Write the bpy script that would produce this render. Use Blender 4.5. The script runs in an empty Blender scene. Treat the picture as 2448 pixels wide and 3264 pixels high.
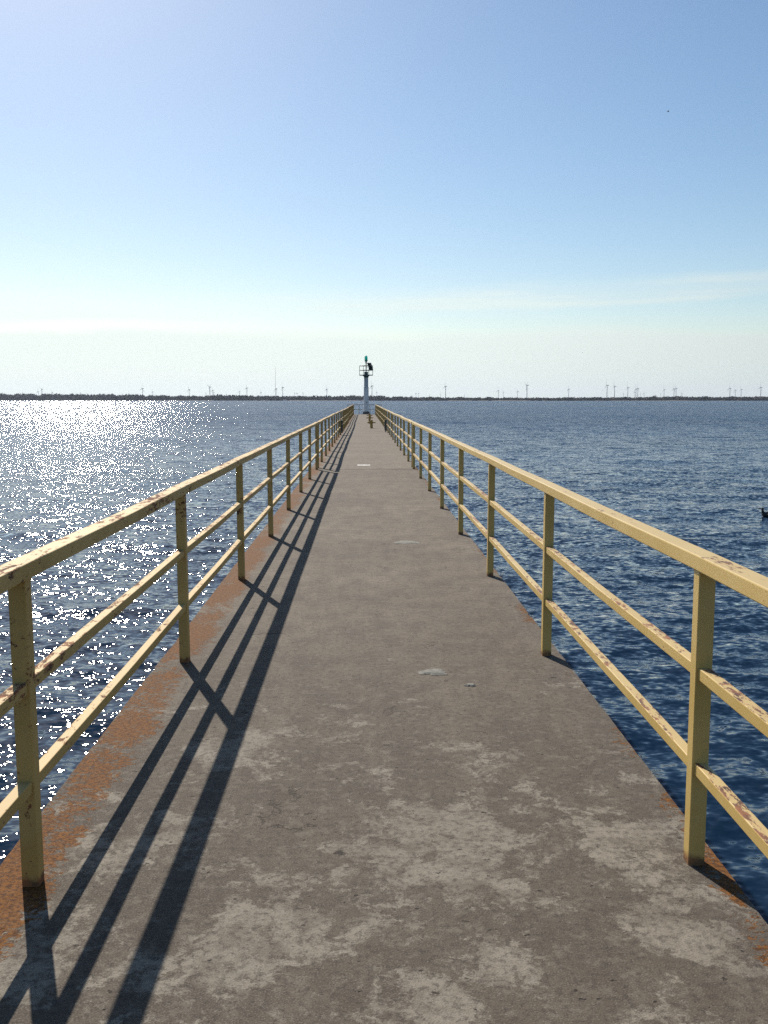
import bpy, bmesh, math, random
import numpy as np
from mathutils import Vector, Matrix

R = math.radians
scene = bpy.context.scene
COL = scene.collection
rnd = random.Random(7)

# ------------------------------------------------------------------ camera, sky, sun, exposure
CAM_Z = 1.64                      # eye height above the deck (deck top = z 0)
WATER = -1.3                      # lake level
YAW, PITCH = -1.184, -6.805       # degrees
cam_d = bpy.data.cameras.new('camera')
cam = bpy.data.objects.new('camera', cam_d)
COL.objects.link(cam)
cam.location = (0, 0, CAM_Z)
cam.rotation_euler = (R(90 + PITCH), 0, R(YAW))
cam_d.sensor_fit = 'VERTICAL'
cam_d.sensor_height = 36.0
cam_d.lens = 36.0 * 3000 / 3264
cam_d.clip_start, cam_d.clip_end = 0.05, 80000
scene.camera = cam

SUN_AZ, SUN_EL = -21.4, 38.7      # degrees: azimuth from +Y (negative = to the left), elevation
sun_dir = Vector((math.sin(R(SUN_AZ)) * math.cos(R(SUN_EL)), math.cos(R(SUN_AZ)) * math.cos(R(SUN_EL)), math.sin(R(SUN_EL))))
sun_d = bpy.data.lights.new('sun', 'SUN')
sun_d.energy = 5.0
sun_d.angle = R(0.53)
sun_d.color = (1.0, 0.93, 0.82)
sun = bpy.data.objects.new('sun', sun_d)
COL.objects.link(sun)
sun.rotation_euler = (-sun_dir).to_track_quat('-Z', 'Y').to_euler()
sun.location = (-20, 40, 60)

world = bpy.data.worlds.new('World')
scene.world = world
world.use_nodes = True
scene.view_settings.view_transform = 'Standard'
scene.view_settings.look = 'None'
scene.view_settings.exposure = 0.35
scene.view_settings.gamma = 1.0
scene.view_settings.use_curve_mapping = False


class NT:
    """small node-tree helper"""
    def __init__(self, tree):
        self.t = tree
        tree.nodes.clear()

    def n(self, kind, **kw):
        nd = self.t.nodes.new(kind)
        for k, v in kw.items():
            setattr(nd, k, v)
        return nd

    def put(self, sock, v):
        if isinstance(v, bpy.types.NodeSocket):
            self.t.links.new(v, sock)
        elif v is not None:
            if isinstance(v, (tuple, list)) and sock.type == 'RGBA' and len(v) == 3:
                v = (*v, 1)
            sock.default_value = v

    def math(self, op, a, b=None, c=None, clamp=False):
        nd = self.n('ShaderNodeMath', operation=op, use_clamp=clamp)
        for s, v in zip(nd.inputs, (a, b, c)):
            self.put(s, v)
        return nd.outputs[0]

    def vmath(self, op, a, b=None):
        nd = self.n('ShaderNodeVectorMath', operation=op)
        self.put(nd.inputs[0], a)
        if b is not None:
            self.put(nd.inputs[1], b)
        return nd.outputs[0]

    def scale(self, v, s):
        nd = self.n('ShaderNodeVectorMath', operation='SCALE')
        self.put(nd.inputs[0], v)
        self.put(nd.inputs['Scale'], s)
        return nd.outputs[0]

    def noise(self, vec, scale, detail=3.0, rough=0.5, dist=0.0, out='Fac'):
        nd = self.n('ShaderNodeTexNoise')
        self.put(nd.inputs['Vector'], vec)
        nd.inputs['Scale'].default_value = scale
        nd.inputs['Detail'].default_value = detail
        nd.inputs['Roughness'].default_value = rough
        nd.inputs['Distortion'].default_value = dist
        return nd.outputs[out]

    def voronoi(self, vec, scale, feature='F1', out='Distance', rnd_=1.0):
        nd = self.n('ShaderNodeTexVoronoi', feature=feature)
        self.put(nd.inputs['Vector'], vec)
        nd.inputs['Scale'].default_value = scale
        nd.inputs['Randomness'].default_value = rnd_
        return nd.outputs[out]

    def ramp(self, v, a, b, lo=0.0, hi=1.0, smooth=True):
        nd = self.n('ShaderNodeMapRange', interpolation_type='SMOOTHSTEP' if smooth else 'LINEAR', clamp=True)
        self.put(nd.inputs[0], v)
        for i, x in enumerate((a, b, lo, hi)):
            self.put(nd.inputs[1 + i], x)
        return nd.outputs[0]

    def mix(self, fac, a, b, mode='MIX'):
        nd = self.n('ShaderNodeMix', data_type='RGBA', blend_type=mode)
        self.put(nd.inputs[0], fac)
        self.put(nd.inputs[6], a)
        self.put(nd.inputs[7], b)
        return nd.outputs[2]

    def sep(self, v):
        nd = self.n('ShaderNodeSeparateXYZ')
        self.put(nd.inputs[0], v)
        return nd.outputs

    def comb(self, x=0.0, y=0.0, z=0.0):
        nd = self.n('ShaderNodeCombineXYZ')
        for s, v in zip(nd.inputs, (x, y, z)):
            self.put(s, v)
        return nd.outputs[0]

    def bump(self, h, strength=0.3, dist=0.01, normal=None):
        nd = self.n('ShaderNodeBump')
        self.put(nd.inputs['Height'], h)
        nd.inputs['Strength'].default_value = strength
        nd.inputs['Distance'].default_value = dist
        if normal is not None:
            self.put(nd.inputs['Normal'], normal)
        return nd.outputs[0]


# sky: Nishita air plus thin cirrus bands low over the horizon
w = NT(world.node_tree)
sky = w.n('ShaderNodeTexSky', sky_type='NISHITA')
sky.sun_disc = False
sky.sun_elevation = R(SUN_EL)
sky.sun_rotation = R(SUN_AZ)
sky.altitude = 0
sky.air_density = 1.0
sky.dust_density = 0.5
sky.ozone_density = 1.6
gen = w.n('ShaderNodeTexCoord').outputs['Generated']
gx, gy, gz = w.sep(gen)[0:3]
el = w.math('ARCSINE', gz)
az = w.math('ARCTAN2', gx, gy)
warp = w.noise(w.comb(w.math('MULTIPLY', az, 3.0), w.math('MULTIPLY', el, 14.0), 0.0), 1.6, 5, 0.55)
el2 = w.math('ADD', el, w.math('MULTIPLY', w.math('SUBTRACT', warp, 0.5), 0.035))
low = w.ramp(el2, 0.074, 0.060)                                              # main bank
el3 = w.math('ADD', el2, w.math('MULTIPLY', az, -0.035))
band = w.math('MULTIPLY', w.ramp(el3, 0.082, 0.092), w.ramp(el3, 0.118, 0.098))
wisps = w.ramp(w.noise(w.comb(w.math('MULTIPLY', az, 2.2), w.math('MULTIPLY', el, 30.0), 3.0), 2.3, 5, 0.6), 0.40, 0.62)
band = w.math('MULTIPLY', band, w.math('MULTIPLY_ADD', wisps, 0.42, 0.28))
cloud = w.math('MAXIMUM', w.math('MULTIPLY', low, 0.94), band)
cloud = w.math('MULTIPLY', cloud, w.ramp(gz, -0.02, 0.0))
bg1 = w.n('ShaderNodeBackground')
hs = w.n('ShaderNodeHueSaturation')
hs.inputs['Hue'].default_value = 0.497
hs.inputs['Saturation'].default_value = 1.15
w.put(hs.inputs['Color'], sky.outputs[0])
w.put(bg1.inputs['Color'], hs.outputs[0])
bg1.inputs['Strength'].default_value = 0.081
bg2 = w.n('ShaderNodeBackground')
# cirrus glows more on the sun's side
sd = w.n('ShaderNodeVectorMath', operation='DOT_PRODUCT')
w.put(sd.inputs[0], gen)
sd.inputs[1].default_value = tuple(sun_dir)
glow = w.ramp(sd.outputs['Value'], 0.45, 0.85)
w.put(bg2.inputs['Color'], w.mix(glow, (0.485, 0.545, 0.530), (0.700, 0.775, 0.735)))
bg2.inputs['Strength'].default_value = 1.0
mixw = w.n('ShaderNodeMixShader')
w.put(mixw.inputs[0], cloud)
w.t.links.new(bg1.outputs[0], mixw.inputs[1])
w.t.links.new(bg2.outputs[0], mixw.inputs[2])
wo = w.n('ShaderNodeOutputWorld')
w.t.links.new(mixw.outputs[0], wo.inputs['Surface'])

scene.cycles.max_bounces = 6
scene.cycles.caustics_reflective = False
scene.cycles.caustics_refractive = False
scene.cycles.sample_clamp_indirect = 1.2
scene.cycles.use_denoising = False


# ------------------------------------------------------------------ helpers
def tag(o, label=None, cat=None, group=None, kind=None):
    for k, v in (('label', label), ('category', cat), ('group', group), ('kind', kind)):
        if v:
            o[k] = v
    return o


def empty(name, loc, rz=0.0):
    o = bpy.data.objects.new(name, None)
    o.empty_display_size = 0.2
    COL.objects.link(o)
    o.location = loc
    o.rotation_euler = (0, 0, rz)
    return o


def link_mesh(name, verts, faces, mat, parent=None, smooth=None):
    me = bpy.data.meshes.new(name)
    me.from_pydata([tuple(v) for v in verts], [], faces)
    me.update()
    if mat:
        me.materials.append(mat)
    o = bpy.data.objects.new(name, me)
    COL.objects.link(o)
    if parent:
        o.parent = parent
    if smooth is not None:
        me.polygons.foreach_set('use_smooth', [True] * len(me.polygons))
        me.set_sharp_from_angle(angle=R(smooth))
    return o


class MB:
    """collects shapes into ONE mesh"""
    def __init__(self):
        self.v, self.f = [], []

    def add(self, verts, faces):
        b = len(self.v)
        self.v += [tuple(p) for p in verts]
        self.f += [tuple(i + b for i in fc) for fc in faces]
        return self

    def sweep(self, pts, prof, up=(0, 0, 1), cap=True):
        """closed 2-D profile (side, up) swept along a polyline"""
        pts = [Vector(p) for p in pts]
        up = Vector(up)
        n, m = len(pts), len(prof)
        verts, faces = [], []
        for i, p in enumerate(pts):
            d = (pts[min(i + 1, n - 1)] - pts[max(i - 1, 0)]).normalized()
            side = d.cross(up).normalized()
            u = side.cross(d)
            for a, b in prof:
                verts.append(p + side * a + u * b)
        for i in range(n - 1):
            for j in range(m):
                k = (j + 1) % m
                faces.append((i * m + j, i * m + k, (i + 1) * m + k, (i + 1) * m + j))
        if cap:
            faces.append(tuple(range(m))[::-1])
            faces.append(tuple((n - 1) * m + j for j in range(m)))
        return self.add(verts, faces)

    def bar(self, a, b, wd, ht=None, r=0.004, up=(0, 0, 1)):
        return self.sweep([a, b], rrect(wd, ht or wd, r), up)

    def tube(self, a, b, r, seg=10, r2=None):
        a, b = Vector(a), Vector(b)
        r2 = r if r2 is None else r2
        d = (b - a).normalized()
        s = d.orthogonal().normalized()
        t = d.cross(s)
        vs = []
        for p, q in ((a, r), (b, r2)):
            for i in range(seg):
                an = 2 * math.pi * i / seg
                vs.append(p + (s * math.cos(an) + t * math.sin(an)) * q)
        fs = [(i, (i + 1) % seg, seg + (i + 1) % seg, seg + i) for i in range(seg)]
        fs += [tuple(range(seg))[::-1], tuple(range(seg, 2 * seg))]
        return self.add(vs, fs)

    def lathe(self, prof, seg=16, origin=(0, 0, 0), rot=0.0):
        """prof = [(radius, z)...] bottom to top"""
        ox, oy, oz = origin
        vs, fs = [], []
        for r, z in prof:
            for i in range(seg):
                an = 2 * math.pi * i / seg + rot
                vs.append((ox + r * math.cos(an), oy + r * math.sin(an), oz + z))
        for k in range(len(prof) - 1):
            for i in range(seg):
                j = (i + 1) % seg
                fs.append((k * seg + i, k * seg + j, (k + 1) * seg + j, (k + 1) * seg + i))
        fs.append(tuple(range(seg))[::-1])
        fs.append(tuple((len(prof) - 1) * seg + i for i in range(seg)))
        return self.add(vs, fs)

    def box(self, lo, hi, r=0.0):
        (x0, y0, z0), (x1, y1, z1) = lo, hi
        if r <= 0:
            vs = [(x0, y0, z0), (x1, y0, z0), (x1, y1, z0), (x0, y1, z0), (x0, y0, z1), (x1, y0, z1), (x1, y1, z1), (x0, y1, z1)]
            fs = [(3, 2, 1, 0), (4, 5, 6, 7), (0, 1, 5, 4), (1, 2, 6, 5), (2, 3, 7, 6), (3, 0, 4, 7)]
            return self.add(vs, fs)
        bm = bmesh.new()
        bmesh.ops.create_cube(bm, size=1.0)
        for v in bm.verts:
            v.co = Vector(((x0 + x1) / 2 + v.co.x * (x1 - x0), (y0 + y1) / 2 + v.co.y * (y1 - y0), (z0 + z1) / 2 + v.co.z * (z1 - z0)))
        bmesh.ops.bevel(bm, geom=bm.edges[:], offset=r, segments=2, affect='EDGES', profile=0.5)
        bm.verts.index_update()
        self.add([v.co.copy() for v in bm.verts], [[v.index for v in f.verts] for f in bm.faces])
        bm.free()
        return self

    def build(self, name, mat, parent=None, smooth=None):
        return link_mesh(name, self.v, self.f, mat, parent, smooth)


def rrect(wd, ht, r, seg=3):
    pts = []
    for cx, cy, a0 in ((1, 1, 0), (-1, 1, 90), (-1, -1, 180), (1, -1, 270)):
        for k in range(seg + 1):
            a = R(a0 + 90 * k / seg)
            pts.append((cx * (wd / 2 - r) + r * math.cos(a), cy * (ht / 2 - r) + r * math.sin(a)))
    return pts


# a place in the scene for a direction seen in the survey photo (px, py in 2448 x 3264)
CAM_M = cam.rotation_euler.to_matrix()


def ray(px, py):
    return (CAM_M @ Vector(((px - 1224) / 3000, (1632 - py) / 3000, -1.0)))


def on_plane(px, py, z):
    d = ray(px, py)
    t = (z - CAM_Z) / d.z
    return Vector((0, 0, CAM_Z)) + d * t


def at_y(px, py, y):
    d = ray(px, py)
    return Vector((0, 0, CAM_Z)) + d * (y / d.y)


# ------------------------------------------------------------------ materials
def new_mat(name):
    m = bpy.data.materials.new(name)
    m.use_nodes = True
    nt = NT(m.node_tree)
    bs = nt.n('ShaderNodeBsdfPrincipled')
    out = nt.n('ShaderNodeOutputMaterial')
    nt.t.links.new(bs.outputs[0], out.inputs['Surface'])
    return m, nt, bs, out


def wpos(nt):
    return nt.n('ShaderNodeNewGeometry').outputs['Position']


def simple_mat(name, col, rough=0.6, metal=0.0, vary=0.15, scale=6.0, bump=0.0):
    m, nt, bs, _ = new_mat(name)
    p = wpos(nt)
    nz = nt.noise(p, scale, 5, 0.6)
    c = nt.mix(nt.ramp(nz, 0.3, 0.7), tuple(x * (1 - vary) for x in col), tuple(min(1, x * (1 + vary)) for x in col))
    nt.put(bs.inputs['Base Color'], c)
    bs.inputs['Roughness'].default_value = rough
    bs.inputs['Metallic'].default_value = metal
    if bump:
        nt.put(bs.inputs['Normal'], nt.bump(nt.noise(p, scale * 8, 4, 0.6), bump, 0.004))
    return m


def concrete_mat():
    m, nt, bs, _ = new_mat('weathered_concrete')
    p = wpos(nt)
    x, y, z = nt.sep(p)[0:3]
    big = nt.noise(p, 0.55, 4, 0.55)
    mid = nt.noise(p, 3.2, 6, 0.65)
    fine = nt.noise(p, 38, 5, 0.7)
    grit = nt.noise(p, 190, 2, 0.6)
    c = nt.mix(nt.ramp(big, 0.32, 0.68), (0.140, 0.113, 0.087), (0.198, 0.161, 0.123))
    c = nt.mix(nt.math('MULTIPLY', nt.ramp(mid, 0.40, 0.64), 0.62), c, (0.092, 0.078, 0.064))
    # the first metres are darker
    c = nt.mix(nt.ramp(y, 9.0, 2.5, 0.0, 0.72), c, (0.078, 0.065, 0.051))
    # faint tyre/foot wear streaks along the pier
    st = nt.noise(nt.vmath('MULTIPLY', p, (5.0, 0.35, 1.0)), 1.0, 4, 0.6)
    c = nt.mix(nt.math('MULTIPLY', nt.ramp(st, 0.5, 0.75), 0.22), c, (0.245, 0.20, 0.16))
    # pale scraped laitance patches with ragged outlines, thick in the first metres
    wv = nt.vmath('ADD', p, nt.scale(nt.noise(p, 9, 4, 0.7, out='Color'), 0.13))
    pt = nt.noise(wv, 2.3, 9, 0.70, 0.4)
    pt2 = nt.noise(wv, 8.5, 8, 0.75, 0.3)
    where = nt.math('ADD', nt.ramp(y, 7.5, 3.0, -0.13, 0.0), nt.math('MULTIPLY', nt.math('SUBTRACT', nt.noise(p, 0.8, 2, 0.5), 0.5), 0.26))
    for wx, wy, wr in ((0.42, 3.25, 0.50), (0.92, 3.32, 0.36), (0.98, 2.74, 0.26), (-0.35, 2.72, 0.32), (-0.62, 4.33, 0.34), (0.55, 4.2, 0.3), (0.46, 2.55, 0.25)):
        dd = nt.n('ShaderNodeVectorMath', operation='DISTANCE')
        nt.put(dd.inputs[0], nt.comb(x, y, 0.0))
        dd.inputs[1].default_value = (wx, wy, 0.0)
        where = nt.math('ADD', where, nt.ramp(dd.outputs['Value'], wr, 0.0, 0.0, 0.085))
    k = nt.math('ADD', nt.math('MULTIPLY_ADD', pt2, 0.48, nt.math('MULTIPLY', pt, 0.52)), where)
    pale = nt.ramp(k, 0.497, 0.545)
    c = nt.mix(nt.math('MULTIPLY', pale, nt.ramp(pt2, 0.35, 0.6, 0.5, 0.95)), c, (0.240, 0.212, 0.172))
    c = nt.mix(nt.ramp(nt.noise(p, 6.5, 5, 0.7), 0.46, 0.64, 0, 0.55), c, (0.086, 0.067, 0.052))
    c = nt.mix(nt.ramp(nt.noise(p, 15.0, 4, 0.7), 0.50, 0.64, 0, 0.55), c, (0.172, 0.148, 0.118))
    # aggregate speckle
    c = nt.mix(nt.ramp(fine, 0.47, 0.66, 0, 0.68), c, (0.050, 0.043, 0.037))
    c = nt.mix(nt.ramp(grit, 0.55, 0.70, 0, 0.45), c, (0.05, 0.044, 0.04))
    c = nt.mix(nt.ramp(grit, 0.43, 0.30, 0, 0.30), c, (0.36, 0.32, 0.27))
    # pits
    pv = nt.voronoi(nt.vmath('ADD', p, nt.scale(nt.noise(p, 20, 3, 0.6, out='Color'), 0.05)), 4.2)
    pick = nt.ramp(nt.noise(p, 2.1, 2, 0.5), 0.52, 0.56)
    pit = nt.math('MULTIPLY', nt.ramp(pv, 0.085, 0.045), pick)
    pv2 = nt.voronoi(p, 13.0)
    pit2 = nt.math('MULTIPLY', nt.ramp(pv2, 0.10, 0.06), nt.ramp(nt.noise(p, 5.3, 2, 0.5), 0.55, 0.6))
    pv3 = nt.voronoi(nt.vmath('ADD', nt.vmath('MULTIPLY', p, (0.6, 1.0, 1.0)), nt.scale(nt.noise(p, 35, 3, 0.6, out='Color'), 0.03)), 24.0)
    pit3 = nt.math('MULTIPLY', nt.ramp(pv3, 0.16, 0.09), nt.ramp(nt.noise(p, 11.0, 2, 0.5), 0.54, 0.58))
    pit = nt.math('MAXIMUM', pit, nt.math('MAXIMUM', pit2, pit3))
    c = nt.mix(nt.math('MULTIPLY', pit, 0.8), c, (0.035, 0.030, 0.026))
    # dark seams where one pour meets the next; later pours are a little paler
    for jy in (22.35, 49.75, 66.2):
        sm = nt.math('ABSOLUTE', nt.math('SUBTRACT', y, jy))
        c = nt.mix(nt.ramp(nt.math('ADD', sm, nt.math('MULTIPLY', big, 0.1)), 0.22, 0.06, 0, 0.55), c, (0.05, 0.042, 0.035))
    c = nt.mix(nt.math('MULTIPLY', nt.math('GREATER_THAN', y, 22.35), 0.14), c, (0.26, 0.225, 0.185))
    # hairline cracks here and there
    cw = nt.vmath('ADD', nt.vmath('MULTIPLY', p, (0.55, 1.0, 1.0)), nt.scale(nt.noise(p, 3.0, 5, 0.65, out='Color'), 0.55))
    ce = nt.voronoi(cw, 0.62, 'DISTANCE_TO_EDGE')
    ck = nt.math('MULTIPLY', nt.ramp(ce, 0.0050, 0.0018), nt.ramp(nt.noise(p, 1.9, 2, 0.5), 0.56, 0.63))
    c = nt.mix(nt.math('MULTIPLY', ck, 0.75), c, (0.045, 0.038, 0.032))
    # orange lichen / rust bloom along both edges
    lf = nt.math('MULTIPLY_ADD', nt.noise(wv, 7.0, 8, 0.72, 0.5), 0.42, nt.math('MULTIPLY', nt.noise(nt.vmath('MULTIPLY', wv, (0.7, 1.3, 1.0)), 34, 4, 0.65, 0.6), 0.58))
    lb = nt.noise(p, 1.25, 3, 0.55)
    le = nt.math('ADD', nt.ramp(x, -0.84, -1.16, -0.30, 0.092), nt.math('MULTIPLY', nt.math('SUBTRACT', lb, 0.5), 0.45))
    left = nt.math('ADD', lf, le)
    re_ = nt.math('ADD', nt.ramp(x, 0.98, 1.27, -0.42, -0.035), nt.math('MULTIPLY', nt.math('SUBTRACT', lb, 0.47), 0.95))
    right = nt.math('ADD', lf, re_)
    # rust wash round the feet of the right-hand posts
    fy = nt.math('SUBTRACT', nt.math('MODULO', nt.math('ADD', y, 2.75 * 10 - 3.17 + 1.375), 2.75), 1.375)
    fd = nt.n('ShaderNodeVectorMath', operation='LENGTH')
    nt.put(fd.inputs[0], nt.comb(nt.math('SUBTRACT', x, 1.20), nt.math('ADD', fy, 0.10), 0.0))
    right = nt.math('ADD', right, nt.ramp(fd.outputs['Value'], 0.22, 0.03, 0.0, 0.10))
    lich = nt.math('MAXIMUM', nt.ramp(left, 0.525, 0.570), nt.ramp(right, 0.515, 0.565))
    lcol = nt.mix(nt.ramp(nt.noise(p, 55, 5, 0.7), 0.38, 0.60), (0.062, 0.023, 0.008), (0.185, 0.072, 0.012))
    c = nt.mix(nt.math('MULTIPLY', lich, 0.94), c, lcol)
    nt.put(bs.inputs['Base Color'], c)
    nt.put(bs.inputs['Roughness'], nt.ramp(grit, 0.3, 0.7, 0.72, 0.95))
    bs.inputs['Specular IOR Level'].default_value = 0.12
    h = nt.math('ADD', nt.math('MULTIPLY', fine, 0.55), nt.math('MULTIPLY', grit, 0.45))
    h = nt.math('SUBTRACT', h, nt.math('MULTIPLY', pit, 1.2))
    h = nt.math('ADD', h, nt.math('MULTIPLY', lich, 0.25))
    h = nt.math('SUBTRACT', h, ck)
    h = nt.math('SUBTRACT', h, nt.math('MULTIPLY', pale, 0.18))
    nt.put(bs.inputs['Normal'], nt.bump(h, 0.55, 0.006))
    return m


def paint_mat(name, worn):
    """chalky yellow-beige gloss paint over rusting steel"""
    m, nt, bs, _ = new_mat(name)
    g = nt.n('ShaderNodeNewGeometry')
    p = g.outputs['Position']
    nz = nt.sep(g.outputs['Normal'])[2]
    x, y, z = nt.sep(p)[0:3]
    lo, hi = ((0.46, 0.300, 0.095), (0.53, 0.360, 0.130)) if worn else ((0.54, 0.365, 0.110), (0.60, 0.420, 0.150))
    c = nt.mix(nt.ramp(nt.noise(p, 3.0, 4, 0.6), 0.3, 0.7), lo, hi)
    c = nt.mix(nt.ramp(nt.noise(p, 60, 3, 0.6), 0.5, 0.75, 0, 0.12), c, (0.37, 0.25, 0.08))
    # faces that look up: chalking, plus sun sheen painted into the colour
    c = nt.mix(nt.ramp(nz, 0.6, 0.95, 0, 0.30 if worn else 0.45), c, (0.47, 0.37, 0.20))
    sp = nt.vmath('MULTIPLY', p, (1.0, 0.33, 1.0))
    big = nt.noise(sp, 4.5, 5, 0.6)
    fl = nt.noise(sp, 34, 6, 0.72, 0.2)
    up = nt.ramp(nz, 0.5, 0.9)
    if worn:
        k = nt.math('ADD', nt.math('MULTIPLY_ADD', big, 0.42, nt.math('MULTIPLY', fl, 0.62)), nt.math('MULTIPLY', up, 0.035))
        k = nt.math('SUBTRACT', k, nt.ramp(z, 0.35, 0.75, 0.03, 0.0))
        rust = nt.ramp(k, 0.580, 0.615)
    else:
        k = nt.math('ADD', nt.math('MULTIPLY_ADD', big, 0.42, nt.math('MULTIPLY', fl, 0.60)), nt.math('MULTIPLY', up, 0.085))
        k = nt.math('SUBTRACT', k, nt.ramp(z, 0.9, 1.0, 0.0, 0.06))
        k = nt.math('SUBTRACT', k, nt.ramp(up, 0.0, 1.0, 0.035, 0.0))
        rust = nt.ramp(k, 0.610, 0.640)
    # small dark flecks where the paint has popped
    fv = nt.voronoi(nt.vmath('MULTIPLY', p, (1.0, 0.6, 1.0)), 46)
    fleck = nt.math('MULTIPLY', nt.ramp(fv, 0.24, 0.14), nt.ramp(nt.noise(p, 7, 3, 0.6), 0.54 if worn else 0.61, 0.62 if worn else 0.67))
    rust = nt.math('MAXIMUM', rust, nt.math('MULTIPLY', fleck, 0.7))
    # bleeding at the foot of each post
    foot = nt.ramp(nt.math('ADD', z, nt.math('MULTIPLY', nt.noise(p, 30, 4, 0.6), 0.06)), 0.075, 0.045)
    rust = nt.math('MAXIMUM', rust, nt.math('MULTIPLY', foot, 0.9))
    rc = nt.mix(nt.ramp(nt.noise(p, 22, 4, 0.6), 0.35, 0.65), (0.085, 0.045, 0.034), (0.26, 0.105, 0.048))
    halo = nt.ramp(k, 0.53 if worn else 0.57, 0.60 if worn else 0.64, 0, 0.30)
    c = nt.mix(halo, c, (0.42, 0.24, 0.10))
    # far lengths of the railing have gone browner
    c = nt.mix(nt.ramp(y, 12, 60, 0, 0.35), c, (0.30, 0.20, 0.09))
    c = nt.mix(rust, c, rc)
    nt.put(bs.inputs['Base Color'], c)
    nt.put(bs.inputs['Roughness'], nt.math('MULTIPLY_ADD', rust, 0.3, 0.62 if worn else 0.46))
    bs.inputs['Specular IOR Level'].default_value = 0.22 if worn else 0.3
    h = nt.math('ADD', nt.math('MULTIPLY', rust, -0.6), nt.math('MULTIPLY', nt.noise(p, 60, 3, 0.6), 0.06))
    nt.put(bs.inputs['Normal'], nt.bump(h, 0.35, 0.003))
    return m


def water_mat():
    m, nt, bs, _ = new_mat('lake_water')
    g = nt.n('ShaderNodeNewGeometry')
    p = g.outputs['Position']
    x, y, z = nt.sep(p)[0:3]
    # small ripples as slopes (x, y), long-crested across the pier
    q = nt.vmath('MULTIPLY', p, (0.62, 1.0, 0.0))
    half = (0.5, 0.5, 0.5)
    s1 = nt.vmath('SUBTRACT', nt.noise(q, 1.5, 2, 0.5, out='Color'), half)
    s2 = nt.vmath('SUBTRACT', nt.noise(q, 5.5, 2, 0.5, out='Color'), half)
    s3 = nt.vmath('SUBTRACT', nt.noise(q, 17.0, 1, 0.5, out='Color'), half)
    gust = nt.ramp(nt.noise(nt.vmath('MULTIPLY', p, (0.018, 0.045, 0.0)), 1.0, 3, 0.55), 0.35, 0.65, 0.85, 1.15)
    s = nt.vmath('ADD', nt.scale(s1, 0.38), nt.vmath('ADD', nt.scale(s2, 0.75), nt.scale(s3, 1.1)))
    s = nt.scale(s, gust)
    # open-lake waves lean towards the pier (steeper fronts) further out
    lean = nt.ramp(y, 6.0, 140.0, -0.055, -0.205)
    sx, sy, sz = nt.sep(s)[0:3]
    tilt = nt.comb(nt.math('MULTIPLY', sx, 0.66), nt.math('ADD', sy, lean), 0.0)
    nrm = nt.vmath('NORMALIZE', nt.vmath('ADD', g.outputs['Normal'], tilt))
    # mirror-like skin (short-tailed facets keep each glint separate) over dark blue water
    gl = nt.n('ShaderNodeBsdfGlossy', distribution='BECKMANN')
    nt.put(gl.inputs['Color'], (1.0, 1.0, 1.0))
    nt.put(gl.inputs['Roughness'], nt.ramp(y, 10.0, 400.0, 0.10, 0.125))
    nt.put(gl.inputs['Normal'], nrm)
    df = nt.n('ShaderNodeBsdfDiffuse')
    nt.put(df.inputs['Color'], (0.005, 0.017, 0.038))
    fr = nt.n('ShaderNodeFresnel')
    fr.inputs['IOR'].default_value = 1.333
    nt.put(fr.inputs['Normal'], nrm)
    mx = nt.n('ShaderNodeMixShader')
    nt.put(mx.inputs[0], fr.outputs[0])
    nt.t.links.new(df.outputs[0], mx.inputs[1])
    nt.t.links.new(gl.outputs[0], mx.inputs[2])
    nt.t.links.new(mx.outputs[0], _.inputs['Surface'])
    nt.t.nodes.remove(bs)
    return m


M = {}
M['concrete'] = concrete_mat()
M['side'] = simple_mat('stained_concrete_side', (0.13, 0.115, 0.10), 0.9, vary=0.3, scale=2.0, bump=0.4)
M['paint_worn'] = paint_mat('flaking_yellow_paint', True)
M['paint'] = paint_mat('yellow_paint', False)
M['water'] = water_mat()
M['mortar'] = simple_mat('grey_mortar', (0.175, 0.168, 0.145), 0.9, vary=0.25, scale=30, bump=0.6)
M['white_mark'] = simple_mat('white_paint_mark', (0.72, 0.70, 0.66), 0.7, vary=0.1, scale=30)
M['light_white'] = simple_mat('light_tower_white', (0.80, 0.80, 0.80), 0.55, vary=0.08, scale=4)
M['light_grey'] = simple_mat('light_tower_grey', (0.52, 0.54, 0.56), 0.55, vary=0.15, scale=4)
M['light_green'] = simple_mat('dark_green_paint', (0.045, 0.115, 0.105), 0.5, vary=0.2, scale=8)
M['rail_dark'] = simple_mat('dark_galvanised', (0.10, 0.105, 0.10), 0.55, 0.3, vary=0.2, scale=8)
M['panel'] = simple_mat('solar_panel_back', (0.035, 0.04, 0.05), 0.45, vary=0.2, scale=5)
M['box'] = simple_mat('dark_grey_box', (0.085, 0.08, 0.072), 0.6, vary=0.2, scale=9)
M['plinth'] = simple_mat('dark_concrete_plinth', (0.14, 0.115, 0.11), 0.85, vary=0.25, scale=9, bump=0.4)
M['bitt'] = simple_mat('ochre_mooring_paint', (0.34, 0.22, 0.06), 0.6, vary=0.25, scale=9)
M['land'] = simple_mat('far_shore_ground', (0.085, 0.075, 0.06), 0.95, vary=0.3, scale=0.02)
M['wood'] = simple_mat('bare_spring_wood', (0.075, 0.062, 0.060), 0.95, vary=0.35, scale=0.05)
M['turbine'] = simple_mat('turbine_backlit_grey', (0.24, 0.25, 0.27), 0.5, vary=0.05, scale=0.1)  # white turbines, backlit shade put into the base colour
M['mast'] = simple_mat('radio_mast_steel', (0.32, 0.20, 0.19), 0.6, vary=0.1, scale=0.1)
M['house'] = simple_mat('house_wall', (0.70, 0.69, 0.66), 0.8, vary=0.1, scale=0.5)
M['roof'] = simple_mat('house_roof', (0.10, 0.09, 0.09), 0.8, vary=0.2, scale=0.5)
M['barn'] = simple_mat('barn_boards', (0.11, 0.075, 0.065), 0.9, vary=0.2, scale=0.5)
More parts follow.
